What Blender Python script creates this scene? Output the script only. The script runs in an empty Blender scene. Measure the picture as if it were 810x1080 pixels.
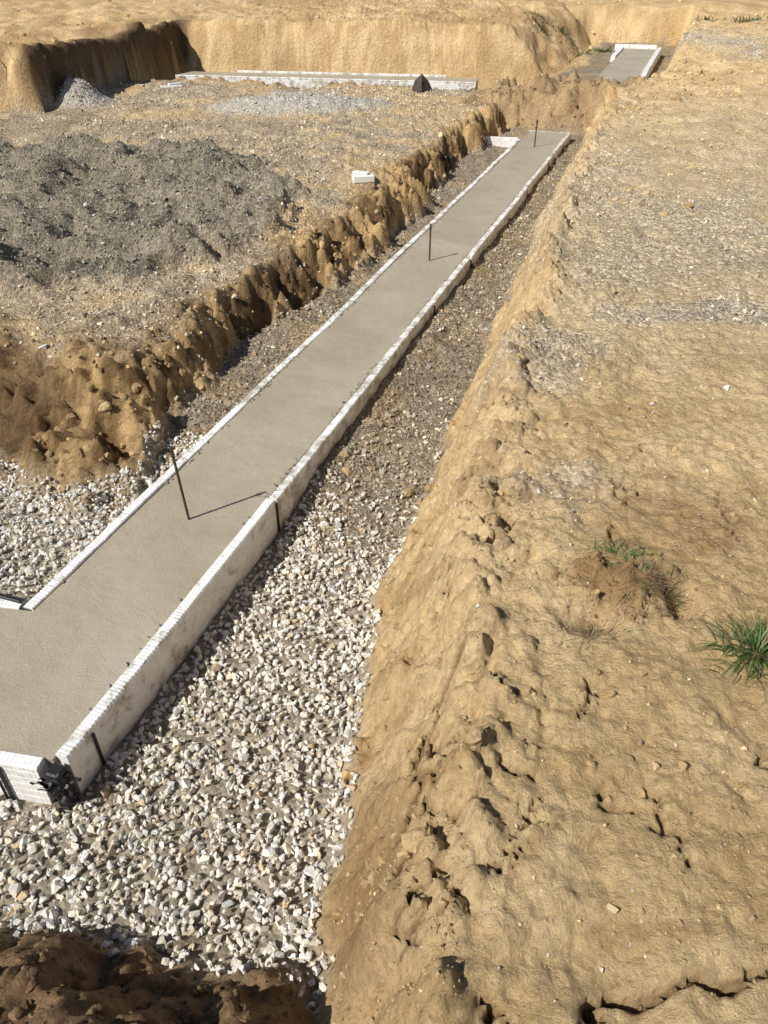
import bpy, bmesh, math
import numpy as np
from mathutils import Vector, Matrix
rng = np.random.default_rng(11)
D = bpy.data
scene = bpy.context.scene

# ------------------------------------------------------------------ noise
def _hash(ix, iy, seed):
    n = (ix.astype(np.int64)*374761393 + iy.astype(np.int64)*668265263 + seed*982451653) & 0xffffffff
    n = ((n ^ (n >> 13))*1274126177) & 0xffffffff
    n = n ^ (n >> 16)
    n = (n*2246822519) & 0xffffffff
    n = n ^ (n >> 15)
    return (n & 0xffffff)/float(0xffffff)*2-1
def vnoise(x, y, seed):
    ix = np.floor(x); iy = np.floor(y)
    fx = x-ix; fy = y-iy
    ux = fx*fx*fx*(fx*(fx*6-15)+10); uy = fy*fy*fy*(fy*(fy*6-15)+10)
    a = _hash(ix, iy, seed); b = _hash(ix+1, iy, seed)
    c = _hash(ix, iy+1, seed); d = _hash(ix+1, iy+1, seed)
    return a+(b-a)*ux+(c-a)*uy+(a-b-c+d)*ux*uy
def fbm(x, y, f, octv, seed, gain=0.5):
    t = np.zeros_like(x); amp = 1.0; tot = 0
    ca, sa = math.cos(0.65), math.sin(0.65)
    px, py = x*f, y*f
    for i in range(octv):
        t += amp*vnoise(px, py, seed+i*17); tot += amp
        px, py = (ca*px-sa*py)*2.03+3.1, (sa*px+ca*py)*2.03+1.7
        amp *= gain
    return t/tot
def billow(x, y, f, octv, seed, gain=0.5):
    t = np.zeros_like(x); amp = 1.0; tot = 0
    ca, sa = math.cos(0.9), math.sin(0.9)
    px, py = x*f, y*f
    for i in range(octv):
        t += amp*np.abs(vnoise(px, py, seed+i*23)); tot += amp
        px, py = (ca*px-sa*py)*2.1+5.1, (sa*px+ca*py)*2.1+2.7
        amp *= gain
    return t/tot
def S(t):
    t = np.clip(t, 0, 1); return t*t*(3-2*t)
def sm(x, a, b): return S((x-a)/(b-a))

# ------------------------------------------------------------------ site coordinates
def spq(X, Y):
    return .336*X+.942*Y, .942*X-.336*Y, .17*X+.985*Y
def from_sp(s, p): return (.336*s+.942*p, .942*s-.336*p)

TS = [-3, -1, .9, 2.3, 3.6, 5.4, 8.5, 12, 13.5, 14.8, 26, 60]
TP = [-.3, -.40, -.56, -.88, -1.0, -1.1, -1.30, -1.36, -1.1, -.72, -.60, -.5]
cracks = [[(.05,.93),(.065,.99),(.05,1.05),(.085,1.12),(.075,1.2),(.11,1.27),(.105,1.33),(.155,1.40),(.17,1.48),(.22,1.54)],
          [(.40,.60),(.47,.63),(.53,.615),(.60,.655),(.68,.64),(.75,.66)],
          [(.13,1.22),(.15,1.28),(.145,1.34)],
          [(.20,1.85),(.23,1.95),(.22,2.05),(.28,2.16)],
          [(.10,1.00),(.125,1.06),(.12,1.12),(.15,1.18)],
          [(.29,.88),(.33,.92),(.32,.97),(.37,1.01)]]
crng = np.random.default_rng(9)
for k in range(30):
    x = crng.uniform(0.1, 1.5); y = crng.uniform(.6, 2.6); a = crng.uniform(0, 6.28); l = []
    for j in range(crng.integers(3, 9)):
        l.append((x, y)); a += crng.normal(0, .75); x += math.cos(a)*.04; y += math.sin(a)*.04
    cracks.append(l)
def crackdist(X, Y):
    d = np.full(X.shape, 9.0)
    m = (X > -.5) & (X < 2.2) & (Y > .2) & (Y < 3.6)
    x = X[m]; y = Y[m]; dd = d[m]
    x = x+.014*vnoise(x*34, y*34, 91)+.02*vnoise(x*12, y*12, 93); y = y+.014*vnoise(x*34, y*34, 92)
    wm = .7+.7*np.abs(vnoise(x*9, y*9, 94))
    for ci, l in enumerate(cracks):
        wf = .95 if ci < 3 else 2.5
        for (a, b) in zip(l[:-1], l[1:]):
            ax, ay = a; bx, by = b; vx, vy = bx-ax, by-ay
            t = np.clip(((x-ax)*vx+(y-ay)*vy)/(vx*vx+vy*vy), 0, 1)
            dd = np.minimum(dd, wf*np.hypot(x-ax-t*vx, y-ay-t*vy))
    d[m] = dd*np.where(dd < 1, 1/wm, 1)
    return d

def terrain(X, Y, full=True):
    s, p, q = spq(X, Y)
    n1 = fbm(X, Y, 1.3, 4, 1); n2 = fbm(X, Y, 4.5, 4, 2); bl = billow(X, Y, 3.2, 4, 3); n0 = fbm(X, Y, .75, 3, 5)
    toe = np.interp(s, TS, TP)
    dR = (p-toe+.08*n1+.07*n2)/(.44+.18*n1)
    sR = S(dR*.92)
    topR = .50+.05*fbm(X, Y, .5, 3, 7)+.34*sm(Y, 8, 15)*sm(X, 3.4, 6.4)+.10*np.exp(-((X-3.8)**2/1.0+(Y-9.5)**2/4))
    zR = (topR+.2)*sR
    wl = .36+.18*n1+.16*n0
    rag = .14*n1+.30*n0+.16*(bl-.25)+.05*n2
    dl = ((-p-2.38)+rag)/np.maximum(wl, .20)
    dq = ((q-2.92)+rag*.9)/(.75+.3*n1)
    db = ((14.9-q)+.2*n1)/.3
    dL = np.minimum(np.minimum(dl, dq), db)
    sL = S(dL*.8+.0)
    zL = (.41+.05*fbm(X, Y, .6, 3, 9))*sL
    mcol = sm(((X+3.4)/2.55)**2+((Y-7.4)/2.2)**2+.75*fbm(X, Y, .9, 5, 12, .6), 1.18, .92)
    zL = zL+sL*.13*mcol*(.8+1.6*fbm(X, Y, 2.0, 4, 14, .6))
    pile = np.clip(1-np.hypot((X+4.75)/.6, (Y-13.2)/.6), 0, 1)
    pile2 = np.clip(1-np.hypot((X+1.25)/1.7, (Y-12.7)/.75), 0, 1)
    zL = zL+sL*(.30*S(pile*1.1)+.16*S(pile2*1.3))
    dN = ((.90-q)+.08*n1+.14*(bl-.25))/.56
    sN = S(dN); zN = .42*sN
    scal = .10*np.abs(np.sin(X*1.1+.8*n1+Y*.3))
    wA = np.minimum(((q-16.75)+.10*n0+scal)/.55, (-2.0-p+.4*n1)/1.6)
    wB = ((q-22.5)+.4*n1)/.9
    zt = 1.15+.16*fbm(X, Y, .35, 4, 21)*sm(q, 16.8, 19)
    zW = zt*np.maximum(S(wA), S(wB))
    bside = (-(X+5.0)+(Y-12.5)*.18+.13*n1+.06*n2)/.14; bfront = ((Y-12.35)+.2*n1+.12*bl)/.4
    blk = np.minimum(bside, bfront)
    sB = S(blk)
    zB = (1.14+.14*n1+.1*fbm(X, Y, .4, 2, 31))*sB
    hump = sm(s, 12.45, 13.2)*sm(s, 15.2, 14.5)*sm(p, -3.6, -2.9)*(.52+.14*n1+.10*n2)
    base = np.maximum.reduce([zR, zL, zN, zW, zB, hump])
    fl = .105*sm(s, 2.3, 3.5)*(1-.5*sm(p, -1.45, -1.2))+.34*sm(s, 13.6, 14.5)*sm(p, -3.0, -2.3)
    z = -.2+np.maximum(base, fl)
    floor = 1-sm(base-fl, -.02, .08)
    isR = sm(zR-np.maximum.reduce([zL, zN, zW, zB]), -.02, .02)*(1-floor)
    isL = sm(zL-np.maximum.reduce([zR, zN, zW, zB]), -.02, .02)*(1-floor)
    isN = sm(zN-np.maximum(zR, zL), -.02, .02)*(1-floor)
    slopeL = isL*(1-sm(dL, .95, 1.9+.9*n2))
    slopeR = isR*(1-sm(dR, .9, 1.3))
    z = z+.010*fbm(X, Y, 9, 3, 41)
    z = z+(1-floor)*(isL*(1-slopeL))*(.06*(bl-.25)+.015*fbm(X, Y, 16, 2, 43)+.035*n2)
    face = slopeL*(1-sm(dL, .85, 1.35))
    bq = billow(X, Y, 8, 4, 44, .6)-.25
    z = z+slopeL*(.14*bq+.06*n2)+face*(.20*(bl-.25)-.02)
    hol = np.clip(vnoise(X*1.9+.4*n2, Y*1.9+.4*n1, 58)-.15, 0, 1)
    z = z-face*.30*hol*sm(z, -.16, .0)
    z = z+isN*(.12*(bl-.25)+.07*(billow(X, Y, 10, 4, 46, .6)-.25))
    rr = billow(X, Y, 5, 5, 47, .65)-.25
    z = z+isR*(.050*rr+.012*fbm(X, Y, 24, 3, 48, .6))+slopeR*(.14*(bl-.25)+.11*bq)
    crest = isR*sm(dR, .5, .9)*sm(dR, 2.0, 1.2)
    z = z+crest*.07*bq
    z = z+isR*sm(Y, 7, 11)*.14*(billow(X, Y, 2.5, 5, 49, .65)-.25)
    wallz = sm(np.maximum(zW, zB)-np.maximum(zR, zL), 0, .1)
    z = z+wallz*(.16*(billow(X, Y, 1.6, 5, 51, .6)-.25))*np.where(np.maximum(sB, S(wA)) > .98, 1, .35)
    z = z+floor*(.014*fbm(X, Y, 12, 3, 52)+.05*np.clip(n2+.1, 0, 1)*sm(s, 2.6, 3.6))
    z = z-isR*.03*np.clip(vnoise(X*4.2, Y*3.1, 55)-.45, 0, 1)*2
    turf = np.exp(-(((X-.76)/.17)**2+((Y-1.80)/.14)**2)**1.5)
    z = z+turf*(.02+.16*bq+.12*(bl-.25))-.13*np.exp(-(((X-.92)/.05)**2+((Y-1.72)/.05)**2))-.09*np.exp(-(((X-.62)/.07)**2+((Y-1.64)/.045)**2))
    if not full: return z
    cd = crackdist(X, Y)
    z = z-(1-floor)*.065*np.clip(1.15-cd/.011, 0, 1)
    return z, dict(s=s, p=p, q=q, n1=n1, n2=n2, bl=bl, floor=floor, isR=isR, isL=isL, isN=isN, slopeL=slopeL,
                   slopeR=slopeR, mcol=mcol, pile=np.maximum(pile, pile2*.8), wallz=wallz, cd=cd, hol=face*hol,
                   hump=hump, z=z, turf=turf, bface_shade=sm(bside, 2.6, 1.4)*sm(bside, -.9, -.1)*sm(bfront, .2, 1.1)*sm(Y, 19, 18)*sm(z, .22, .34))

def C(*c): return np.array(c)
def mixc(a, b, t): return a*(1-t[:, None])+b*t[:, None]
PATCH = [(.80, 3.55, .34, .42, .7), (.70, 2.45, .26, .26, .8), (2.0, 4.1, .75, .22, 1.0), (2.1, 5.9, 1.1, 1.3, .5), (1.6, 8.0, .8, 1.6, .5),
         (1.55, 4.9, .5, .7, .5), (5.9, 15.5, .8, 2.0, 1.0), (2.9, 5.2, .8, .6, .6)]
def patches(X, Y):
    m = np.zeros_like(X)
    for (a, b, rx, ry, w) in PATCH:
        d = np.hypot((X-a)/rx, (Y-b)/ry)+.9*fbm(X, Y, 3.0, 4, 71)
        m = np.maximum(m, w*sm(d, 1.25, .3))
    return m
def groundcol(X, Y, i):
    nA = fbm(X, Y, .9, 4, 61)*.5+.5; nB = fbm(X, Y, 3.5, 4, 62)*.5+.5; nC = fbm(X, Y, 12, 3, 63)*.5+.5
    sand = mixc(C(.62, .435, .215), C(.84, .635, .36), sm(nB*.6+nA*.4, .25, .7))
    sand = mixc(sand, C(.46, .29, .13)+0*sand, .6*sm(nA*.5+nC*.5, .54, .70))
    dusty = sm(Y, 2.3, 4.5)*sm(Y, 13, 8)*(1-i['slopeR'])*i['isR']
    sand = mixc(sand, mixc(C(.56, .445, .28), C(.78, .64, .43), nB), dusty*.75)
    pt = patches(X, Y)*i['isR']
    sand = mixc(sand, C(.60, .53, .42)+0*sand, pt*.75)
    damp = np.exp(-(((X+.06)/.12)**2+((Y-1.08)/.30)**2))*1.1+np.exp(-(((X-1.05)/.35)**2+((Y-2.1)/.25)**2))*.6+i['turf']*.8
    sand = mixc(sand, C(.34, .20, .09)+0*sand, np.clip(damp*(1.9*nB-.2), 0, .85)*i['isR'])
    sand = mixc(sand, C(.25, .155, .075)+0*sand, .85*np.clip(1.3-i['cd']/.012, 0, 1))  # crack shade put into the colour, together with moist deep soil
    flat = mixc(C(.42, .335, .23), C(.67, .56, .405), sm(nB*.5+nA*.5, .3, .65))
    flat = mixc(flat, C(.66, .48, .26)+0*flat, .85*sm(nA*.6+nB*.4, .46, .62))
    flat = mixc(flat, mixc(C(.21, .185, .14), C(.40, .355, .275), nB), i['mcol']*.95)
    flat = mixc(flat, C(.58, .54, .47)+0*flat, sm(i['pile'], .0, .3))
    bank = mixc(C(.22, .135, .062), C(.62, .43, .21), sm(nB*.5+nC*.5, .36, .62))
    bank = mixc(bank, C(.12, .075, .04)+0*bank, np.clip(i['hol']*2.2, 0, .8))  # bank hollows darkened in the colour to stand in for shade
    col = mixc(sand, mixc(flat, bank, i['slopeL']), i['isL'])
    col = mixc(col, mixc(C(.17, .11, .06), C(.42, .28, .155), nC*.6+nB*.4), i['isN'])
    fl = mixc(C(.28, .225, .155), C(.45, .375, .275), nC)
    fl = mixc(fl, C(.50, .37, .21)+0*fl, .7*sm(nB, .5, .68))
    fl = mixc(fl, C(.50, .455, .38)+0*fl, .8*sm(i['s'], 2.9, 2.3))
    col = mixc(col, fl, i['floor'])
    w = mixc(C(.60, .415, .205), C(.78, .575, .325), sm(nB, .3, .7))
    band = fbm(X*.4, i['z']*4+Y*.1, 3.0, 3, 66)*.5+.5
    w = mixc(w, C(.47, .31, .15)+0*w, .65*sm(band, .48, .68))
    col = mixc(col, w, i['wallz'])
    col = mixc(col, mixc(C(.10, .065, .035), C(.20, .13, .07), nC), i['bface_shade']*.92)  # shade on the block's right face painted into the soil colour
    hm = sm(i['hump'], .05, .2)*(1-i['isR'])
    col = mixc(col, mixc(C(.26, .17, .09), C(.58, .42, .235), nB), hm)
    grav = np.clip(i['isL']*(1-i['slopeL'])*.8+i['floor']*.8+pt+dusty*.35, 0, 1)
    return np.clip(col, 0, 1), grav

# ------------------------------------------------------------------ mesh helper
def fast_mesh(name, V, F, col=None, extra=None, smooth=False):
    me = D.meshes.new(name)
    k = F.shape[1]
    me.vertices.add(len(V)); me.vertices.foreach_set('co', V.astype(np.float32).ravel())
    me.loops.add(F.size); me.loops.foreach_set('vertex_index', F.astype(np.int32).ravel())
    me.polygons.add(len(F)); me.polygons.foreach_set('loop_start', np.arange(0, F.size, k, dtype=np.int32))
    try: me.polygons.foreach_set('loop_total', np.full(len(F), k, dtype=np.int32))
    except Exception: pass
    me.polygons.foreach_set('use_smooth', np.full(len(F), smooth, dtype=bool))
    me.update(calc_edges=True)
    if col is not None:
        a = me.attributes.new('Col', 'FLOAT_COLOR', 'POINT')
        c4 = np.ones((len(V), 4), np.float32); c4[:, :3] = col
        a.data.foreach_set('color', c4.ravel())
    if extra is not None:
        a = me.attributes.new('grav', 'FLOAT', 'POINT'); a.data.foreach_set('value', extra.astype(np.float32))
    ob = D.objects.new(name, me); scene.collection.objects.link(ob)
    return ob

# ------------------------------------------------------------------ materials
def newmat(name):
    m = D.materials.new(name); m.use_nodes = True
    nt = m.node_tree; b = nt.nodes['Principled BSDF']
    return m, nt, b
def N(nt, t, **kw):
    n = nt.nodes.new(t)
    for k, v in kw.items():
        if k in n.inputs: n.inputs[k].default_value = v
        else: setattr(n, k, v)
    return n
def math_(nt, op, a, b=None):
    n = nt.nodes.new('ShaderNodeMath'); n.operation = op
    for i, v in enumerate((a, b)):
        if v is None: continue
        if isinstance(v, (int, float)): n.inputs[i].default_value = v
        else: nt.links.new(v, n.inputs[i])
    return n.outputs[0]
def ramp(nt, src, stops):
    n = nt.nodes.new('ShaderNodeValToRGB'); e = n.color_ramp.elements
    while len(e) < len(stops): e.new(.5)
    for i, (pp, c) in enumerate(stops):
        e[i].position = pp; e[i].color = (*c, 1) if len(c) == 3 else c
    nt.links.new(src, n.inputs[0]); return n.outputs[0]
def mulcol(nt, a, b, mode='MULTIPLY', fac=1.0):
    n = nt.nodes.new('ShaderNodeMix'); n.data_type = 'RGBA'; n.blend_type = mode
    if isinstance(fac, (int, float)): n.inputs[0].default_value = fac
    else: nt.links.new(fac, n.inputs[0])
    for idx, v in ((6, a), (7, b)):
        if isinstance(v, tuple): n.inputs[idx].default_value = (*v, 1)
        else: nt.links.new(v, n.inputs[idx])
    return n.outputs[2]
def noise(nt, co, sc, det=6, rough=.6, dist=0):
    n = nt.nodes.new('ShaderNodeTexNoise'); n.inputs['Scale'].default_value = sc; n.inputs['Detail'].default_value = det
    n.inputs['Roughness'].default_value = rough; n.inputs['Distortion'].default_value = dist
    nt.links.new(co, n.inputs['Vector']); return n.outputs['Fac']
def voro(nt, co, sc, feat='F1', out='Distance'):
    n = nt.nodes.new('ShaderNodeTexVoronoi'); n.feature = feat; n.inputs['Scale'].default_value = sc
    nt.links.new(co, n.inputs['Vector']); return n.outputs[out]

mg, nt, b = newmat('soil')
tc = N(nt, 'ShaderNodeTexCoord'); co = tc.outputs['Object']
at = N(nt, 'ShaderNodeAttribute', attribute_name='Col'); gr = N(nt, 'ShaderNodeAttribute', attribute_name='grav')
f1 = ramp(nt, noise(nt, co, 25, 6, .72), [(.3, (.70, .66, .61)), (.7, (1.22, 1.22, 1.22))])
c = mulcol(nt, at.outputs['Color'], f1)
vc = nt.nodes.new('ShaderNodeTexVoronoi'); vc.inputs['Scale'].default_value = 48; nt.links.new(co, vc.inputs['Vector'])
bw = nt.nodes.new('ShaderNodeRGBToBW'); nt.links.new(vc.outputs['Color'], bw.inputs[0])
sp = ramp(nt, bw.outputs[0], [(.15, (.62, .62, .62)), (.6, (1, 1, 1)), (.95, (1.5, 1.5, 1.5))])
c = mulcol(nt, c, sp, 'MULTIPLY', gr.outputs['Fac'])
nt.links.new(c, b.inputs['Base Color']); b.inputs['Roughness'].default_value = .95; b.inputs['Specular IOR Level'].default_value = .15
h = math_(nt, 'MULTIPLY', noise(nt, co, 18, 8, .74), 1.4)
vh = math_(nt, 'MULTIPLY', math_(nt, 'SUBTRACT', .6, vc.outputs['Distance']), math_(nt, 'ADD', math_(nt, 'MULTIPLY', gr.outputs['Fac'], .45), .18))
h = math_(nt, 'ADD', h, vh)
pit = ramp(nt, voro(nt, co, 13), [(.04, (0, 0, 0)), (.18, (1, 1, 1))])
h = math_(nt, 'ADD', h, math_(nt, 'MULTIPLY', pit, .14))
bp = N(nt, 'ShaderNodeBump', Strength=1.0, Distance=.030); nt.links.new(h, bp.inputs['Height']); nt.links.new(bp.outputs[0], b.inputs['Normal'])

ms, nt, b = newmat('stone')
tc = N(nt, 'ShaderNodeTexCoord'); co = tc.outputs['Object']
at = N(nt, 'ShaderNodeAttribute', attribute_name='Col')
nn_ = noise(nt, co, 110, 3, .7)
f1 = ramp(nt, nn_, [(.3, (.80, .79, .78)), (.7, (1.12, 1.12, 1.12))])
nt.links.new(mulcol(nt, at.outputs['Color'], f1), b.inputs['Base Color'])
b.inputs['Roughness'].default_value = .9; b.inputs['Specular IOR Level'].default_value = .2
bp = N(nt, 'ShaderNodeBump', Strength=.7, Distance=.006); nt.links.new(nn_, bp.inputs['Height']); nt.links.new(bp.outputs[0], b.inputs['Normal'])
mcl_, nt, b = newmat('clod')
tc = N(nt, 'ShaderNodeTexCoord'); co = tc.outputs['Object']
at = N(nt, 'ShaderNodeAttribute', attribute_name='Col')
nn_ = noise(nt, co, 55, 6, .75)
f1 = ramp(nt, nn_, [(.3, (.75, .72, .68)), (.7, (1.2, 1.2, 1.2))])
nt.links.new(mulcol(nt, at.outputs['Color'], f1), b.inputs['Base Color'])
b.inputs['Roughness'].default_value = .95; b.inputs['Specular IOR Level'].default_value = .1
bp = N(nt, 'ShaderNodeBump', Strength=1.0, Distance=.020); nt.links.new(nn_, bp.inputs['Height']); nt.links.new(bp.outputs[0], b.inputs['Normal'])

mc, nt, b = newmat('fresh_concrete')
tc = N(nt, 'ShaderNodeTexCoord'); co = tc.outputs['Object']
cA = ramp(nt, noise(nt, co, 1.7, 7, .62, .5), [(.3, (.385, .325, .23)), (.5, (.435, .375, .275)), (.7, (.485, .425, .325))])
f1 = ramp(nt, noise(nt, co, 150, 4, .75), [(.3, (.84, .84, .84)), (.7, (1.10, 1.10, 1.10))])
nt.links.new(mulcol(nt, cA, f1), b.inputs['Base Color'])
nt.links.new(ramp(nt, noise(nt, co, 3, 4), [(.35, (.40, .40, .40)), (.65, (.58, .58, .58))]), b.inputs['Roughness']); b.inputs['Specular IOR Level'].default_value = .45
h = math_(nt, 'ADD', math_(nt, 'MULTIPLY', noise(nt, co, 3.0, 3, .5), 1.4), math_(nt, 'MULTIPLY', noise(nt, co, 120, 5, .78), .32))
h = math_(nt, 'ADD', h, math_(nt, 'MULTIPLY', noise(nt, co, 11, 5, .65), .65))
bp = N(nt, 'ShaderNodeBump', Strength=.9, Distance=.013); nt.links.new(h, bp.inputs['Height']); nt.links.new(bp.outputs[0], b.inputs['Normal'])

def formmat(name, lo, hi):
    m, nt, b = newmat(name)
    tc = N(nt, 'ShaderNodeTexCoord'); co = tc.outputs['Object']
    st = ramp(nt, noise(nt, co, 9, 8, .72), [(lo, (0, 0, 0)), (hi, (1, 1, 1))])
    fine = ramp(nt, noise(nt, co, 20, 7, .75), [(.32, (.70, .67, .61)), (.55, (.88, .88, .86)), (.7, (.90, .90, .89))])
    dirt = ramp(nt, noise(nt, co, 40, 6, .7), [(.3, (.36, .31, .235)), (.7, (.56, .51, .42))])
    nt.links.new(mulcol(nt, fine, dirt, 'MIX', st), b.inputs['Base Color'])
    b.inputs['Roughness'].default_value = .45
    bp = N(nt, 'ShaderNodeBump', Strength=.6, Distance=.004)
    nt.links.new(math_(nt, 'ADD', st, math_(nt, 'MULTIPLY', noise(nt, co, 90, 5, .7), .5)), bp.inputs['Height']); nt.links.new(bp.outputs[0], b.inputs['Normal'])
    return m
mf = formmat('white_pvc', .55, .66)
mfd = formmat('white_pvc_splattered', .47, .58)

def simple(name, col, rough=.6, metal=0, var=.25, sc=40):
    m, nt, b = newmat(name)
    tc = N(nt, 'ShaderNodeTexCoord'); co = tc.outputs['Object']
    f = ramp(nt, noise(nt, co, sc, 5, .7), [(.3, tuple(x*(1-var) for x in col)), (.7, tuple(min(1, x*(1+var)) for x in col))])
    nt.links.new(f, b.inputs['Base Color']); b.inputs['Roughness'].default_value = rough; b.inputs['Metallic'].default_value = metal
    bp = N(nt, 'ShaderNodeBump', Strength=.4, Distance=.003); nt.links.new(noise(nt, co, 120, 4), bp.inputs['Height']); nt.links.new(bp.outputs[0], b.inputs['Normal'])
    return m
mblack = simple('black_plastic', (.018, .018, .018), .45)
mrust = simple('rusty_steel', (.10, .06, .04), .75, .4)
mwhite = simple('white_paint', (.78, .77, .74), .6, var=.08)
mgrass = simple('grass_blade', (.085, .14, .035), .6, var=.4, sc=15)
mdry = simple('dry_grass', (.24, .16, .085), .8, var=.35, sc=15)
mwood = simple('weathered_wood', (.17, .11, .06), .85)

# ------------------------------------------------------------------ ground sheet
def half_axis(d0, flat, g, end):
    xs = [0.]; dx = d0
    while xs[-1] < end:
        xs.append(xs[-1]+dx)
        if xs[-1] > flat: dx *= g
    return np.array(xs)
ax = np.concatenate([-half_axis(.0110, 1.2, 1.0140, 60)[:0:-1], half_axis(.0095, 1.5, 1.0150, 60)])
def axis_y():
    ys = [.45]
    while ys[-1] < 160:
        y = ys[-1]
        dy = .0095 if y < 2.2 else (.0095+(y-2.2)*.0044 if y < 20 else (.09+(y-20)*.05))
        ys.append(y+dy)
    bk = [.45]; dy = .02
    while bk[-1] > -60: bk.append(bk[-1]-dy); dy *= 1.08
    return np.concatenate([np.array(bk[:0:-1]), np.array(ys)])
ay = axis_y()
XX, YY = np.meshgrid(ax, ay); X = XX.ravel(); Y = YY.ravel()
Z, info = terrain(X, Y)
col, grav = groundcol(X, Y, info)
nx, ny = len(ax), len(ay)
idx = np.arange(nx*ny).reshape(ny, nx)
F = np.stack([idx[:-1, :-1], idx[:-1, 1:], idx[1:, 1:], idx[1:, :-1]], -1).reshape(-1, 4)
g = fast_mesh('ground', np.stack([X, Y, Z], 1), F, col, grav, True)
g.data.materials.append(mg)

# ------------------------------------------------------------------ stones
def hull_variant(n, r, sq=(1, .8, .6), lo=.8):
    bm = bmesh.new()
    for i in range(n):
        v = r.normal(size=3); v /= np.linalg.norm(v); v *= r.uniform(lo, 1.0)
        bm.verts.new((v[0]*sq[0], v[1]*sq[1], v[2]*sq[2]))
    res = bmesh.ops.convex_hull(bm, input=bm.verts)
    dele = [e for e in res['geom_interior'] if isinstance(e, bmesh.types.BMVert)]
    if dele: bmesh.ops.delete(bm, geom=dele, context='VERTS')
    bmesh.ops.triangulate(bm, faces=bm.faces[:])
    bm.verts.ensure_lookup_table(); bm.verts.index_update()
    V = np.array([v.co[:] for v in bm.verts]); Fc = np.array([[v.index for v in f.verts] for f in bm.faces]); bm.free()
    return V, Fc
def clod_variant(r, sub=2, jag=.10):
    bm = bmesh.new(); bmesh.ops.create_icosphere(bm, subdivisions=sub, radius=1)
    sx = r.uniform(.6, 1.15, 3)
    pl = [(lambda v: v/np.linalg.norm(v))(r.normal(size=3)) for _ in range(9)]; dd = r.uniform(.45, .85, 9)
    bm.verts.index_update()
    V = []
    for v in bm.verts:
        c0 = np.array(v.co[:]); k = 1.05
        for a_, d_ in zip(pl, dd):
            t = float(a_@c0)
            if t > 1e-3: k = min(k, d_/t)
        V.append(c0*(k+r.normal(0, jag*.6))*sx)
    Fc = np.array([[v.index for v in f.verts] for f in bm.faces]); bm.free()
    return np.array(V), Fc
vr = np.random.default_rng(3)
BIG = [hull_variant(12, vr, (1, vr.uniform(.6, .95), vr.uniform(.45, .8)), .7) for _ in range(26)]
SML = [hull_variant(9, vr, (1, vr.uniform(.7, 1), vr.uniform(.5, .8))) for _ in range(16)]
CLD = [clod_variant(vr) for _ in range(14)]
def inside_footing(X, Y, m=0.0):
    s, p, q = spq(X, Y)
    a = (p > -2.15-m) & (p < -1.47+m) & (q > 1.24-m) & (s < 12.33)
    b2 = (q > 1.24-m) & (q < 2.01+m) & (p < -1.5)
    c2 = (s > 14.7) & (s < 20.8) & (p > -1.75) & (p < -.70)
    d2 = (q > 15.25) & (q < 16.0) & (X < 1.6) & (X > -4.6)
    return a | b2 | c2 | d2
def rotmats(n, tilt=1.0):
    q = rng.normal(size=(n, 4)); q[:, 1:3] *= tilt; q /= np.linalg.norm(q, axis=1)[:, None]
    w, x, y, z = q.T
    return np.stack([1-2*(y*y+z*z), 2*(x*y-z*w), 2*(x*z+y*w), 2*(x*y+z*w), 1-2*(x*x+z*z), 2*(y*z-x*w), 2*(x*z-y*w), 2*(y*z+x*w), 1-2*(x*x+y*y)], 1).reshape(n, 3, 3)
def instance_mesh(name, P, R, colr, variants, mat, tilt=1.0, smooth=False):
    n = len(P); which = rng.integers(0, len(variants), n)
    M = rotmats(n, tilt)*R[:, None, None]
    Vs, Fs, Cs = [], [], []; off = 0
    for k, (V, Fc) in enumerate(variants):
        m = which == k; c = m.sum()
        if c == 0: continue
        W = np.einsum('nij,vj->nvi', M[m], V)+P[m][:, None, :]
        Vs.append(W.reshape(-1, 3))
        Fs.append((Fc[None]+(np.arange(c)*len(V))[:, None, None]+off).reshape(-1, 3))
        Cs.append(np.repeat(colr[m], len(V), 0)); off += c*len(V)
    ob = fast_mesh(name, np.concatenate(Vs), np.concatenate(Fs), np.concatenate(Cs), None, smooth); ob.data.materials.append(mat)
    return ob
def samp(n, x0, x1, y0, y1, pw=0.0):
    x = rng.uniform(x0, x1, n); u = rng.uniform(0, 1, n)
    y = y0*(y1/y0)**u if pw else y0+(y1-y0)*u
    return x, y
def stonecol(n, base, var, tint=.012):
    k = np.exp(rng.normal(0, var, n))[:, None]
    w = rng.normal(0, 1, n)[:, None]*np.array([[.03, 0, -.05]])
    c = np.array(base)[None]*k*(1+rng.normal(0, tint, (n, 3))+w)
    return np.clip(c, .02, .85)

x, y = samp(72000, -3.6, .9, .7, 4.3)
z, i = terrain(x, y)
lim = 2.6+.45*fbm(x, y, 2.5, 3, 81)
fade = rng.random(len(x)) > sm(i['s'], lim-.25, lim+.65)
keep = (i['floor'] > .3) & ~inside_footing(x, y) & (fade | (i['p'] < -2.1) & (i['s'] < 3.1+.4*fbm(x, y, 3, 2, 82)))
x, y, z = x[keep], y[keep], z[keep]
nn = min(len(x), 15500); x, y, z = x[:nn], y[:nn], z[:nn]
r = rng.lognormal(math.log(.0152), .30, nn).clip(.006, .028)
P = np.stack([x, y, z+rng.uniform(-.004, .022, nn)], 1)
cl = stonecol(nn, (.71, .665, .585), .13); ww = rng.random(nn) < .07; cl[ww] *= np.array([.85, .72, .55])
instance_mesh('gravel', P, r, cl, BIG, ms)

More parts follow.
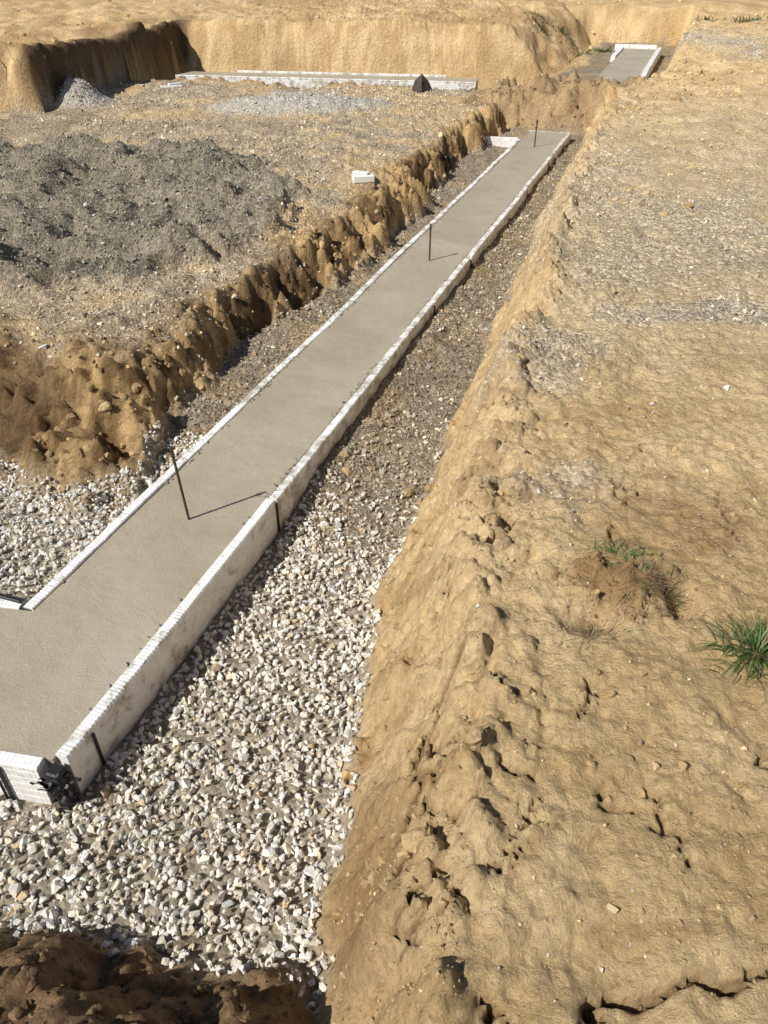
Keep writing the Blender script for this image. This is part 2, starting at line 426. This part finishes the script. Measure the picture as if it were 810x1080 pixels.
x, y = samp(130000, -3.2, 4.6, 2.0, 14.5, 1)
z, i = terrain(x, y)
mixn = fbm(x, y, 2.2, 4, 84)
keep = (i['floor'] > .25) & ~inside_footing(x, y) & (i['s'] > 2.5) & (i['p'] > -2.75) & (rng.random(len(x)) < .9-1.3*np.clip(mixn, 0, 1))
x, y, z, mixn = x[keep], y[keep], z[keep], mixn[keep]
nn = min(len(x), 23000); x, y, z, mixn = x[:nn], y[:nn], z[:nn], mixn[:nn]
r = rng.lognormal(math.log(.0098), .45, nn).clip(.004, .03)
P = np.stack([x, y, z+rng.uniform(-.005, .010, nn)], 1)
cl = stonecol(nn, (.47, .41, .31), .28)*(1-.35*sm(mixn, -.1, .4))[:, None]
instance_mesh('gravel', P, r, cl, SML, ms)

x, y = samp(140000, -11, 2.3, 3.3, 15.5, 1)
z, i = terrain(x, y)
cov = fbm(x, y, .9, 4, 83)
keep = (i['isL'] > .5) & (rng.random(len(x)) < .14+1.3*np.clip(cov+.05, 0, 1)+i['pile']+i['mcol'] - .25*i['slopeL'])
x, y, z = x[keep], y[keep], z[keep]; mcl = i['mcol'][keep]; pl = i['pile'][keep]
nn = min(len(x), 50000); x, y, z, mcl, pl = x[:nn], y[:nn], z[:nn], mcl[:nn], pl[:nn]
r = (.006+.0006*y)*np.exp(rng.normal(0, .45, nn)); r = r.clip(.004, .04)
P = np.stack([x, y, z+r*rng.uniform(-.2, .5, nn)], 1)
cl = stonecol(nn, (.62, .53, .395), .25)
cl = cl*(1-mcl[:, None])+stonecol(nn, (.35, .315, .245), .28)*mcl[:, None]
cl = np.where(pl[:, None] > .1, stonecol(nn, (.60, .56, .50), .2), cl)
instance_mesh('gravel', P, r, cl, SML, ms)

x, y = samp(110000, -.6, 9, .6, 24, 1)
z, i = terrain(x, y); pt = patches(x, y)
keep = (i['isR'] > .5) & (rng.random(len(x)) < .06+.16*sm(y, 2, 4)+.9*pt) & (i['cd'] > .02)
x, y, z, pt = x[keep], y[keep], z[keep], pt[keep]; nn = len(x)
r = (.0036+.0008*y)*np.exp(rng.normal(0, .5, nn)); r = r.clip(.002, .028)
P = np.stack([x, y, z+r*rng.uniform(-.2, .5, nn)], 1)
gm = (rng.random(nn) < .35+pt)[:, None]
instance_mesh('gravel', P, r, np.where(gm, stonecol(nn, (.60, .53, .43), .22), stonecol(nn, (.68, .51, .30), .18)), SML, ms)

def clods(n, x0, x1, y0, y1, cond, rad, sig, base, var, pw=1, mx=.1):
    x, y = samp(n, x0, x1, y0, y1, pw); z, i = terrain(x, y)
    k = cond(x, y, i) & ~inside_footing(x, y, .02)
    x, y, z = x[k], y[k], z[k]; n = len(x)
    r = (rad*np.exp(rng.normal(0, sig, n))).clip(.003, mx)
    return np.stack([x, y, z+r*rng.uniform(-.5, .1, n)], 1), r, stonecol(n, base, var)
parts = [
 clods(13000, -6, 2.2, 2.6, 12, lambda x, y, i: (i['slopeL'] > .3) & (i['hol'] < .08), .014, .65, (.50, .355, .185), .30, 1, .07),
 clods(2200, -2.2, .1, .5, 1.2, lambda x, y, i: (i['isN'] > .5), .007, .6, (.30, .20, .11), .25, 0, .022),
 clods(5200, 1.0, 10, 5, 22, lambda x, y, i: (i['isR'] > .5) & (fbm(x, y, .8, 3, 89) > -.1+.5*sm(y, 11, 6)), .020, .6, (.67, .49, .265), .15, 1, .09),
 clods(3800, -3, .2, 2.6, 11.5, lambda x, y, i: (i['floor'] > .3) & ((i['p'] > -1.4) | (i['p'] < -2.2)) & (i['s'] > 2.6), .011, .6, (.49, .36, .205), .2, 1, .045),
 clods(4200, -1.2, 2.6, .9, 10, lambda x, y, i: (i['slopeR'] > .2), .0085, .65, (.67, .49, .26), .12, 1, .04),
 clods(1400, .2, 2.4, 1.0, 4.5, lambda x, y, i: (i['isR'] > .5) & (fbm(x, y, 1.6, 3, 95) > .18) & (i['cd'] > .03), .009, .6, (.64, .46, .24), .15, 1, .032),
 clods(1600, -14, 8, 12.3, 30, lambda x, y, i: (i['wallz'] > .97) & ((i['q'] > 17.4) | (x < -4)), .028, .55, (.66, .48, .26), .15, 1, .10),
 clods(1300, -1, 5, 11, 16, lambda x, y, i: (i['hump'] > .1), .025, .6, (.42, .30, .17), .22, 1, .1),
 clods(900, .5, 1.1, 1.5, 2.1, lambda x, y, i: (i['turf'] > .1), .0045, .6, (.42, .28, .145), .22, 0, .018),
 clods(300, .85, 1.5, 1.35, 1.8, lambda x, y, i: (i['isR'] > .5) & (np.hypot(x-1.1, y-1.48) < .22), .005, .6, (.50, .35, .18), .2, 0, .016),
]
instance_mesh('soil_clods', np.concatenate([a[0] for a in parts]), np.concatenate([a[1] for a in parts]), np.concatenate([a[2] for a in parts]), CLD, mcl_, smooth=False)
CL1 = [clod_variant(vr, 1) for _ in range(10)]
a = clods(17000, -.6, 2.6, .6, 4.5, lambda x, y, i: (i['isR'] > .5) & (fbm(x, y, 2.5, 3, 88) > -.05) & (i['cd'] > .015), .0034, .6, (.70, .52, .29), .12, 1, .013)
instance_mesh('soil_crumbs', a[0], a[1], a[2], CL1, mcl_, smooth=False)

# ------------------------------------------------------------------ footing concrete
def bm_obj(name, bm, mat, smooth=False, parent=None):
    me = D.meshes.new(name); bm.to_mesh(me); bm.free()
    for p_ in me.polygons: p_.use_smooth = smooth
    ob = D.objects.new(name, me); scene.collection.objects.link(ob)
    if isinstance(mat, (list, tuple)):
        for m_ in mat: me.materials.append(m_)
    else: me.materials.append(mat)
    if parent: ob.parent = parent
    return ob
def empty(name):
    e = D.objects.new(name, None); scene.collection.objects.link(e); return e
def isect_pq(p, q):
    det = .942*.985+.336*.17
    return ((p*.985+.336*q)/det, (.942*q-.17*p)/det)
PR, PL, QN, QF = -1.54, -2.08, 1.31, 1.94
e = np.array([-.985, .17])
c_nr = isect_pq(PR, QN); c_in = isect_pq(PL, QF)
far = 12.2
def slab(name, poly, zt, zb, mat):
    bm = bmesh.new(); vs = [bm.verts.new((a, b_, zt)) for a, b_ in poly]
    f = bm.faces.new(vs); f.normal_update()
    if f.normal.z < 0: f.normal_flip()
    r_ = bmesh.ops.extrude_face_region(bm, geom=[f])
    for v in [v for v in r_['geom'] if isinstance(v, bmesh.types.BMVert)]: v.co.z = zb
    bmesh.ops.recalc_face_normals(bm, faces=bm.faces[:])
    return bm_obj(name, bm, mat)
poly = [c_nr, from_sp(far, PR), from_sp(far, PL), c_in, tuple(np.array(c_in)+e*5), tuple(np.array(c_nr)+e*5.6)]
slab('concrete_footing', poly, 0, -.24, mc)

# ------------------------------------------------------------------ forms
def form_board(name, a, b_, outn, mat, parent, zt=.004, H=.205, th=.048, seed=0):
    """hollow ribbed PVC form board: inner edge runs a->b, outn = outward normal"""
    a = np.array(a, float); b_ = np.array(b_, float); L = np.linalg.norm(b_-a)
    prof = [(0, -H), (0, -.004), (.004, 0), (th-.005, 0), (th, -.006)]
    nr = 5
    for k in range(nr):
        z0 = -.020-(H-.03)*k/nr; dz = (H-.03)/nr
        prof += [(th, z0), (th-.0012, z0-dz*.08), (th-.0012, z0-dz*.22), (th, z0-dz*.30)]
    prof += [(th, -H)]
    rr_ = np.random.default_rng(seed)
    step = .0055 if L < 3 else .05
    n = max(2, int(L/step)); sc = math.sqrt(step/.12)
    wob = np.cumsum(rr_.normal(0, .0016*sc, n+1)); wob -= np.linspace(wob[0], wob[-1], n+1)
    wz = np.cumsum(rr_.normal(0, .0014*sc, n+1)); wz -= np.linspace(wz[0], wz[-1], n+1)
    bm = bmesh.new(); rows = []
    for k in range(n+1):
        rb = step < .02 and (k % 3 == 2)
        c0 = a+(b_-a)*k/n
        rows.append([bm.verts.new((*(c0+np.array(outn)*(o+wob[k]-(.0006 if rb and o > .02 else 0))), zt+z_+wz[k]-(.0012 if rb and z_ > -.008 and o > .001 else 0))) for o, z_ in prof])
    m = len(prof)
    for k in range(n):
        for j in range(m):
            bm.faces.new((rows[k][j], rows[k+1][j], rows[k+1][(j+1) % m], rows[k][(j+1) % m]))
    bm.faces.new(rows[0]); bm.faces.new(rows[-1][::-1])
    bmesh.ops.recalc_face_normals(bm, faces=bm.faces[:])
    return bm_obj(name, bm, mat, False, parent)
def boxm(bm, c0, ux, uy, sx, sy, z0, z1):
    ux = np.array(ux); uy = np.array(uy); c0 = np.array(c0)
    vs = []
    for zz in (z0, z1):
        for a_, b2 in ((-1, -1), (1, -1), (1, 1), (-1, 1)):
            q_ = c0+ux*a_*sx/2+uy*b2*sy/2; vs.append(bm.verts.new((q_[0], q_[1], zz)))
    fs = [(0, 3, 2, 1), (4, 5, 6, 7), (0, 1, 5, 4), (1, 2, 6, 5), (2, 3, 7, 6), (3, 0, 4, 7)]
    fcs = [bm.faces.new([vs[i_] for i_ in f]) for f in fs]
    ed = list({e_ for f in fcs for e_ in f.edges})
    bmesh.ops.bevel(bm, geom=ed, offset=min(sx, sy, z1-z0)*.12, segments=1, affect='EDGES')
d2 = np.array([.336, .942]); n2v = np.array([.942, -.336]); mq = np.array([.17, .985])
root = empty('footing_form')
s0 = .336*c_nr[0]+.942*c_nr[1]
cuts = [s0+.012, 2.62, 4.3, 6.4, 8.9, 12.22]
for k in range(len(cuts)-1):
    off = .0 if k % 2 == 0 else .008
    form_board('form_board_outer_%d' % (k+1), from_sp(cuts[k]+.004, PR+off), from_sp(cuts[k+1]-.004, PR+off*.5), n2v, mf if k == 0 else mfd, root, zt=.011-.003*(k % 3), seed=k+1)
s1 = .336*c_in[0]+.942*c_in[1]
cuts = [s1, 3.4, 5.8, 8.3, 10.9, 11.5]
for k in range(len(cuts)-1):
    form_board('form_board_inner_%d' % (k+1), from_sp(cuts[k]+.004, PL-.002*k % .005), from_sp(cuts[k+1]-.004, PL), -n2v, mfd if k else mf, root, zt=.010-.002*(k % 2), seed=k+20)
form_board('form_board_leg_near', np.array(c_nr)+e*.03, np.array(c_nr)+e*2.5, -mq, mf, root, zt=.007, seed=40)
form_board('form_board_leg_far', np.array(c_in)+e*.06, np.array(c_in)+e*2.5, mq, mf, root, zt=.008, seed=41)
pr = np.array(from_sp(11.5, PL-.05)); form_board('form_board_far_return', pr, pr+e*.75, mq, mf, root, zt=.02, H=.22, seed=42)
form_board('form_board_far_end', from_sp(far, PR+.045), from_sp(far, PL-.02), d2, mfd, root, zt=.0, seed=43)
bm = bmesh.new()
cc = np.array(c_nr)+n2v*.026-mq*.026
boxm(bm, cc, n2v, d2, .050, .050, -.205, -.004)
for k in range(6):
    boxm(bm, cc+n2v*.027, n2v, d2, .005, .035, -.19+k*.031, -.181+k*.031)
    boxm(bm, cc-mq*.027, mq, e, .005, .035, -.19+k*.031, -.181+k*.031)
rr_ = np.random.default_rng(8)
for k in range(16):
    p0 = cc+rr_.normal(0, .014, 2)-mq*.012; w = rr_.uniform(.004, .010); hh = rr_.uniform(-.12, .0); prev = None
    dirv = rr_.normal(0, 1, 2); dirv /= np.linalg.norm(dirv); pe = np.array([-dirv[1], dirv[0]])
    for t in range(6):
        c1 = p0+dirv*.010*t; zz = hh+.014*math.sin(t*1.2+k)
        cur = [bm.verts.new((*(c1-pe*w), zz)), bm.verts.new((*(c1+pe*w), zz+.006))]
        if prev: bm.faces.new((prev[0], cur[0], cur[1], prev[1]))
        prev = cur
bm_obj('corner_connector', bm, mblack, False, root)
bm = bmesh.new()
ci = np.array(c_in)-n2v*.026+mq*.026
boxm(bm, ci, n2v, d2, .050, .050, -.2, .006)
boxm(bm, ci+e*.28+mq*.03, np.array([-.95, .31]), np.array([.31, .95]), .50, .014, .014, .030)
bm_obj('inner_corner_connector', bm, mblack, False, root)
bm = bmesh.new(); bw_ = bmesh.new()
for s_, side in [(1.20, 1), (2.62, 1), (5.3, 1), (6.4, 1), (7.9, 1), (8.9, 1), (10.3, 1), (11.4, 1), (5.8, -1), (8.3, -1)]:
    pp = (PR+.048+.006) if side > 0 else (PL-.048-.006)
    c0 = np.array(from_sp(s_, pp))
    boxm(bm, c0, d2, n2v, .010, .008, -.2, -.012)
    if side > 0 and s_ > 5:
        boxm(bw_, np.array(from_sp(s_+.03, pp+.022)), d2, n2v, .04, .03, -.25, -.04-.03*(s_ % 1))
bm_obj('splice_bracket', bm, mblack, False, root)
bm_obj('wooden_stakes', bw_, mwood, False, root)
bm = bmesh.new()
cb = np.array(c_nr)+e*.17-mq*.053
boxm(bm, cb, e, mq, .010, .008, -.2, -.01); boxm(bm, cb+e*.02, e, mq, .006, .008, -.2, -.01); bm_obj('strap', bm, mblack, False, root)
P_, R_ = [], []
for k in range(3600):
    s_ = rng.uniform(1.2, 12); sd = rng.random() < .6
    pp = (PR+rng.uniform(-.02, .045)) if sd else (PL+rng.uniform(-.045, .02))
    dens = .3 if s_ < 2.6 else 1
    if rng.random() > dens*(.4+.6*math.sin(s_*5.3)+.2): continue
    xx, yy = from_sp(s_, pp)
    if not sd and .17*xx+.985*yy < QF+.05: continue
    P_.append((xx, yy, .005)); R_.append(rng.uniform(.003, .013))
P_ = np.array(P_); R_ = np.array(R_)
flc = [(V*np.array([1, 1, .40]), Fc) for V, Fc in CL1]
ob = instance_mesh('concrete_slop', P_, R_, stonecol(len(P_), (.48, .43, .34), .1), flc, mcl_, .1, True); ob.parent = root

r2 = empty('footing_form')
slab('concrete_footing', [from_sp(14.9, -1.58), from_sp(14.9, -.88), from_sp(20.4, -.88), from_sp(20.4, -1.58)], .33, -.1, mc)
form_board('form_board_right', from_sp(15.3, -.87), from_sp(20.4, -.87), n2v, mf, r2, zt=.37, H=.3, th=.09, seed=50)
form_board('form_board_left', from_sp(18.5, -1.59), from_sp(20.4, -1.59), -n2v, mf, r2, zt=.36, H=.3, th=.09, seed=51)
form_board('form_board_end', from_sp(20.45, -.9), from_sp(20.45, -1.8), d2, mf, r2, zt=.40, H=.3, th=.1, seed=52)
r3 = empty('footing_form')
def from_eq(t, q): return tuple(mq*q - e*t)
slab('concrete_footing', [from_eq(-6.6, 15.38), from_eq(-1.0, 15.38), from_eq(-1.0, 15.95), from_eq(-6.6, 15.95)], .22, -.25, mc)
form_board('form_board_near', from_eq(-6.6, 15.37), from_eq(-1.0, 15.37), -mq, mfd, r3, zt=.23, H=.4, th=.05, seed=60)
form_board('form_board_far', from_eq(-5.6, 15.96), from_eq(-1.6, 15.96), mq, mfd, r3, zt=.25, H=.4, th=.06, seed=61)

# ------------------------------------------------------------------ rebar stakes
def rebar(pos, h, lean, r=.0065, zb=-.2):
    bm = bmesh.new(); n = int((h-zb)/.012); prev = None
    for k in range(n+1):
        z_ = zb+(h-zb)*k/n; rad = r*(1.16 if k % 2 else .95); t = max(0, z_)/h
        cx = pos[0]+lean[0]*t; cy = pos[1]+lean[1]*t
        cur = [bm.verts.new((cx+rad*math.cos(a_), cy+rad*math.sin(a_), z_)) for a_ in np.linspace(0, 2*math.pi, 9)[:-1]]
        if prev:
            for j in range(8): bm.faces.new((prev[j], prev[(j+1) % 8], cur[(j+1) % 8], cur[j]))
        prev = cur
    bm.faces.new(prev)
    cx, cy = pos[0]+lean[0], pos[1]+lean[1]; prev = None
    for k in range(50):
        a_ = k*.5; rad = r+.003 if k < 40 else r+.003+(k-39)*.003
        c0 = Vector((cx+rad*math.cos(a_), cy+rad*math.sin(a_), h-.05+k*.0007))
        cur = [bm.verts.new(c0+Vector((.0015*math.cos(b_)*math.cos(a_), .0015*math.cos(b_)*math.sin(a_), .0015*math.sin(b_)))) for b_ in (0, 2.1, 4.2)]
        if prev:
            for j in range(3): bm.faces.new((prev[j], prev[(j+1) % 3], cur[(j+1) % 3], cur[j]))
        prev = cur
    return bm_obj('rebar_stake', bm, mrust, False)
rebar(from_sp(2.356, -1.81), .405, (-.012, -.02), .0060)
rebar(from_sp(6.23, -1.81), .30, (0, .01), .007)
rebar(from_sp(11.1, -1.82), .33, (.0, .0), .008)

# ------------------------------------------------------------------ small things
def H1(x, y): return float(terrain(np.array([x]), np.array([y]), False)[0])
bm = bmesh.new(); bx, by = -.21, 8.16; bz = H1(bx, by)
boxm(bm, (bx, by), (.985, .17), (-.17, .985), .22, .13, bz-.02, bz+.05)
boxm(bm, (bx-.02, by+.03), (.9, -.43), (.43, .9), .17, .07, bz+.053, bz+.07)
bm_obj('concrete_block', bm, mwhite)
bm = bmesh.new(); bx, by = .62, 14.3; bz = H1(bx, by)
apex = bm.verts.new((bx, by, bz+.22)); ring = []
for k in range(12):
    a_ = k/12*2*math.pi; rr0 = .16*(1+.25*math.sin(3*a_+1)); ring.append(bm.verts.new((bx+rr0*math.cos(a_), by+rr0*math.sin(a_), bz-.03)))
mid = []
for k in range(12):
    a_ = k/12*2*math.pi; rr0 = .085*(1+.3*math.cos(4*a_)); mid.append(bm.verts.new((bx+rr0*math.cos(a_), by+rr0*math.sin(a_), bz+.12)))
for k in range(12):
    j = (k+1) % 12; bm.faces.new((ring[k], ring[j], mid[j], mid[k])); bm.faces.new((mid[k], mid[j], apex))
bm_obj('tarpaulin_heap', bm, simple('dark_tarp', (.06, .045, .035), .8))
for (bx, by, L_, an) in [(-3.6, 14.6, .35, .3), (-8.2, 15.2, .8, .1), (-7.6, 15.6, .6, -.2)]:
    bm = bmesh.new(); bz = H1(bx, by)
    boxm(bm, (bx, by), (math.cos(an), math.sin(an)), (-math.sin(an), math.cos(an)), L_, .11, bz+.01, bz+.04)
    boxm(bm, (bx+.05, by+.1), (math.cos(an+.3), math.sin(an+.3)), (-math.sin(an+.3), math.cos(an+.3)), L_*.7, .07, bz+.045, bz+.07)
    bm_obj('scrap_board', bm, mwhite)

# ------------------------------------------------------------------ plants
def tuft(name, x, y, n, L, spread, mats, seed, w=.0035, flat=.0):
    r_ = np.random.default_rng(seed); bm = bmesh.new()
    A_ = r_.uniform(0, 2*math.pi, n); RR = np.abs(r_.normal(0, spread, n)); BX = x+RR*np.cos(A_); BY = y+RR*np.sin(A_)*.7
    ZZ = terrain(BX, BY, False)
    for k in range(n):
        a_ = A_[k]; bx = BX[k]; by = BY[k]; z0 = ZZ[k]
        az = a_+r_.normal(0, .8); el = r_.uniform(.25, 1.35)*(1-flat); ln = L*r_.uniform(.4, 1.1); p_ = np.array([bx, by, z0-.01])
        pe = np.array([-math.sin(az), math.cos(az), 0]); prev = None; ww = w*r_.uniform(.6, 1.3)
        for t in range(6):
            tw = ww*(1-t/5.2)
            cur = [bm.verts.new(p_-pe*tw), bm.verts.new(p_+pe*tw)]
            if prev:
                f = bm.faces.new((prev[0], cur[0], cur[1], prev[1])); f.material_index = mi
            else: mi = int(r_.random() < .25)
            prev = cur
            p_ = p_+np.array([math.cos(az)*math.cos(el), math.sin(az)*math.cos(el), math.sin(el)])*ln/5
            el -= r_.uniform(.1, .42); az += r_.normal(0, .12)
            p_[2] = max(p_[2], z0-.0)
    return bm_obj(name, bm, mats, True)
tuft('grass_tuft', 1.07, 1.50, 300, .16, .06, [mgrass, mdry], 1, .003)
tuft('grass_tuft', .78, 1.90, 110, .09, .05, [mgrass, mdry], 2, .0028)
tuft('dry_weed', .62, 1.60, 420, .09, .05, [mdry, mgrass], 3, .0014, .2)
tuft('dry_weed', .78, 1.74, 320, .08, .07, [mdry, mgrass], 7, .0014, .2)
tuft('grass_tuft', .90, 1.76, 80, .07, .03, [mgrass, mdry], 4, .0025)
tuft('dry_weed', .38, .98, 60, .04, .02, [mdry, mgrass], 5, .0010, .3)
tuft('grass_tuft', 3.76, 14.4, 120, .3, .18, [mgrass, mdry], 6, .012)
wr = np.random.default_rng(77)
for k in range(12):
    tuft('weed', 3.2+k*.42+wr.normal(0, .2), 19.4+wr.normal(0, .5), 70, wr.uniform(.12, .3), .22, [mgrass, mdry], 100+k, .014)

# ------------------------------------------------------------------ light, sky, camera
az = math.atan2(-.817, -.577); el = math.radians(44)
w = D.worlds.new('World'); scene.world = w; w.use_nodes = True; nt = w.node_tree
sky = nt.nodes.new('ShaderNodeTexSky'); sky.sky_type = 'NISHITA'; sky.sun_disc = False
sky.sun_elevation = el; sky.sun_rotation = az
nt.links.new(sky.outputs[0], nt.nodes['Background'].inputs[0]); nt.nodes['Background'].inputs[1].default_value = .065
sl = D.lights.new('sun', 'SUN'); sl.energy = 5.0; sl.angle = math.radians(.53); sl.color = (1, .965, .90)
so = D.objects.new('sun', sl); scene.collection.objects.link(so)
dv = Vector((.817*math.cos(el), .577*math.cos(el), -math.sin(el)))
so.rotation_euler = dv.to_track_quat('-Z', 'Y').to_euler(); so.location = (-5, -4, 8)
cam = D.cameras.new('camera'); co_ = D.objects.new('camera', cam); scene.collection.objects.link(co_)
co_.location = (0, 0, 2.15); co_.rotation_euler = (math.radians(90-36.7), 0, 0)
cam.sensor_fit = 'VERTICAL'; cam.sensor_height = 24; cam.lens = 24*800/1080; cam.clip_start = .05; cam.clip_end = 500
scene.camera = co_
scene.view_settings.view_transform = 'Standard'; scene.view_settings.look = 'None'; scene.view_settings.exposure = 0
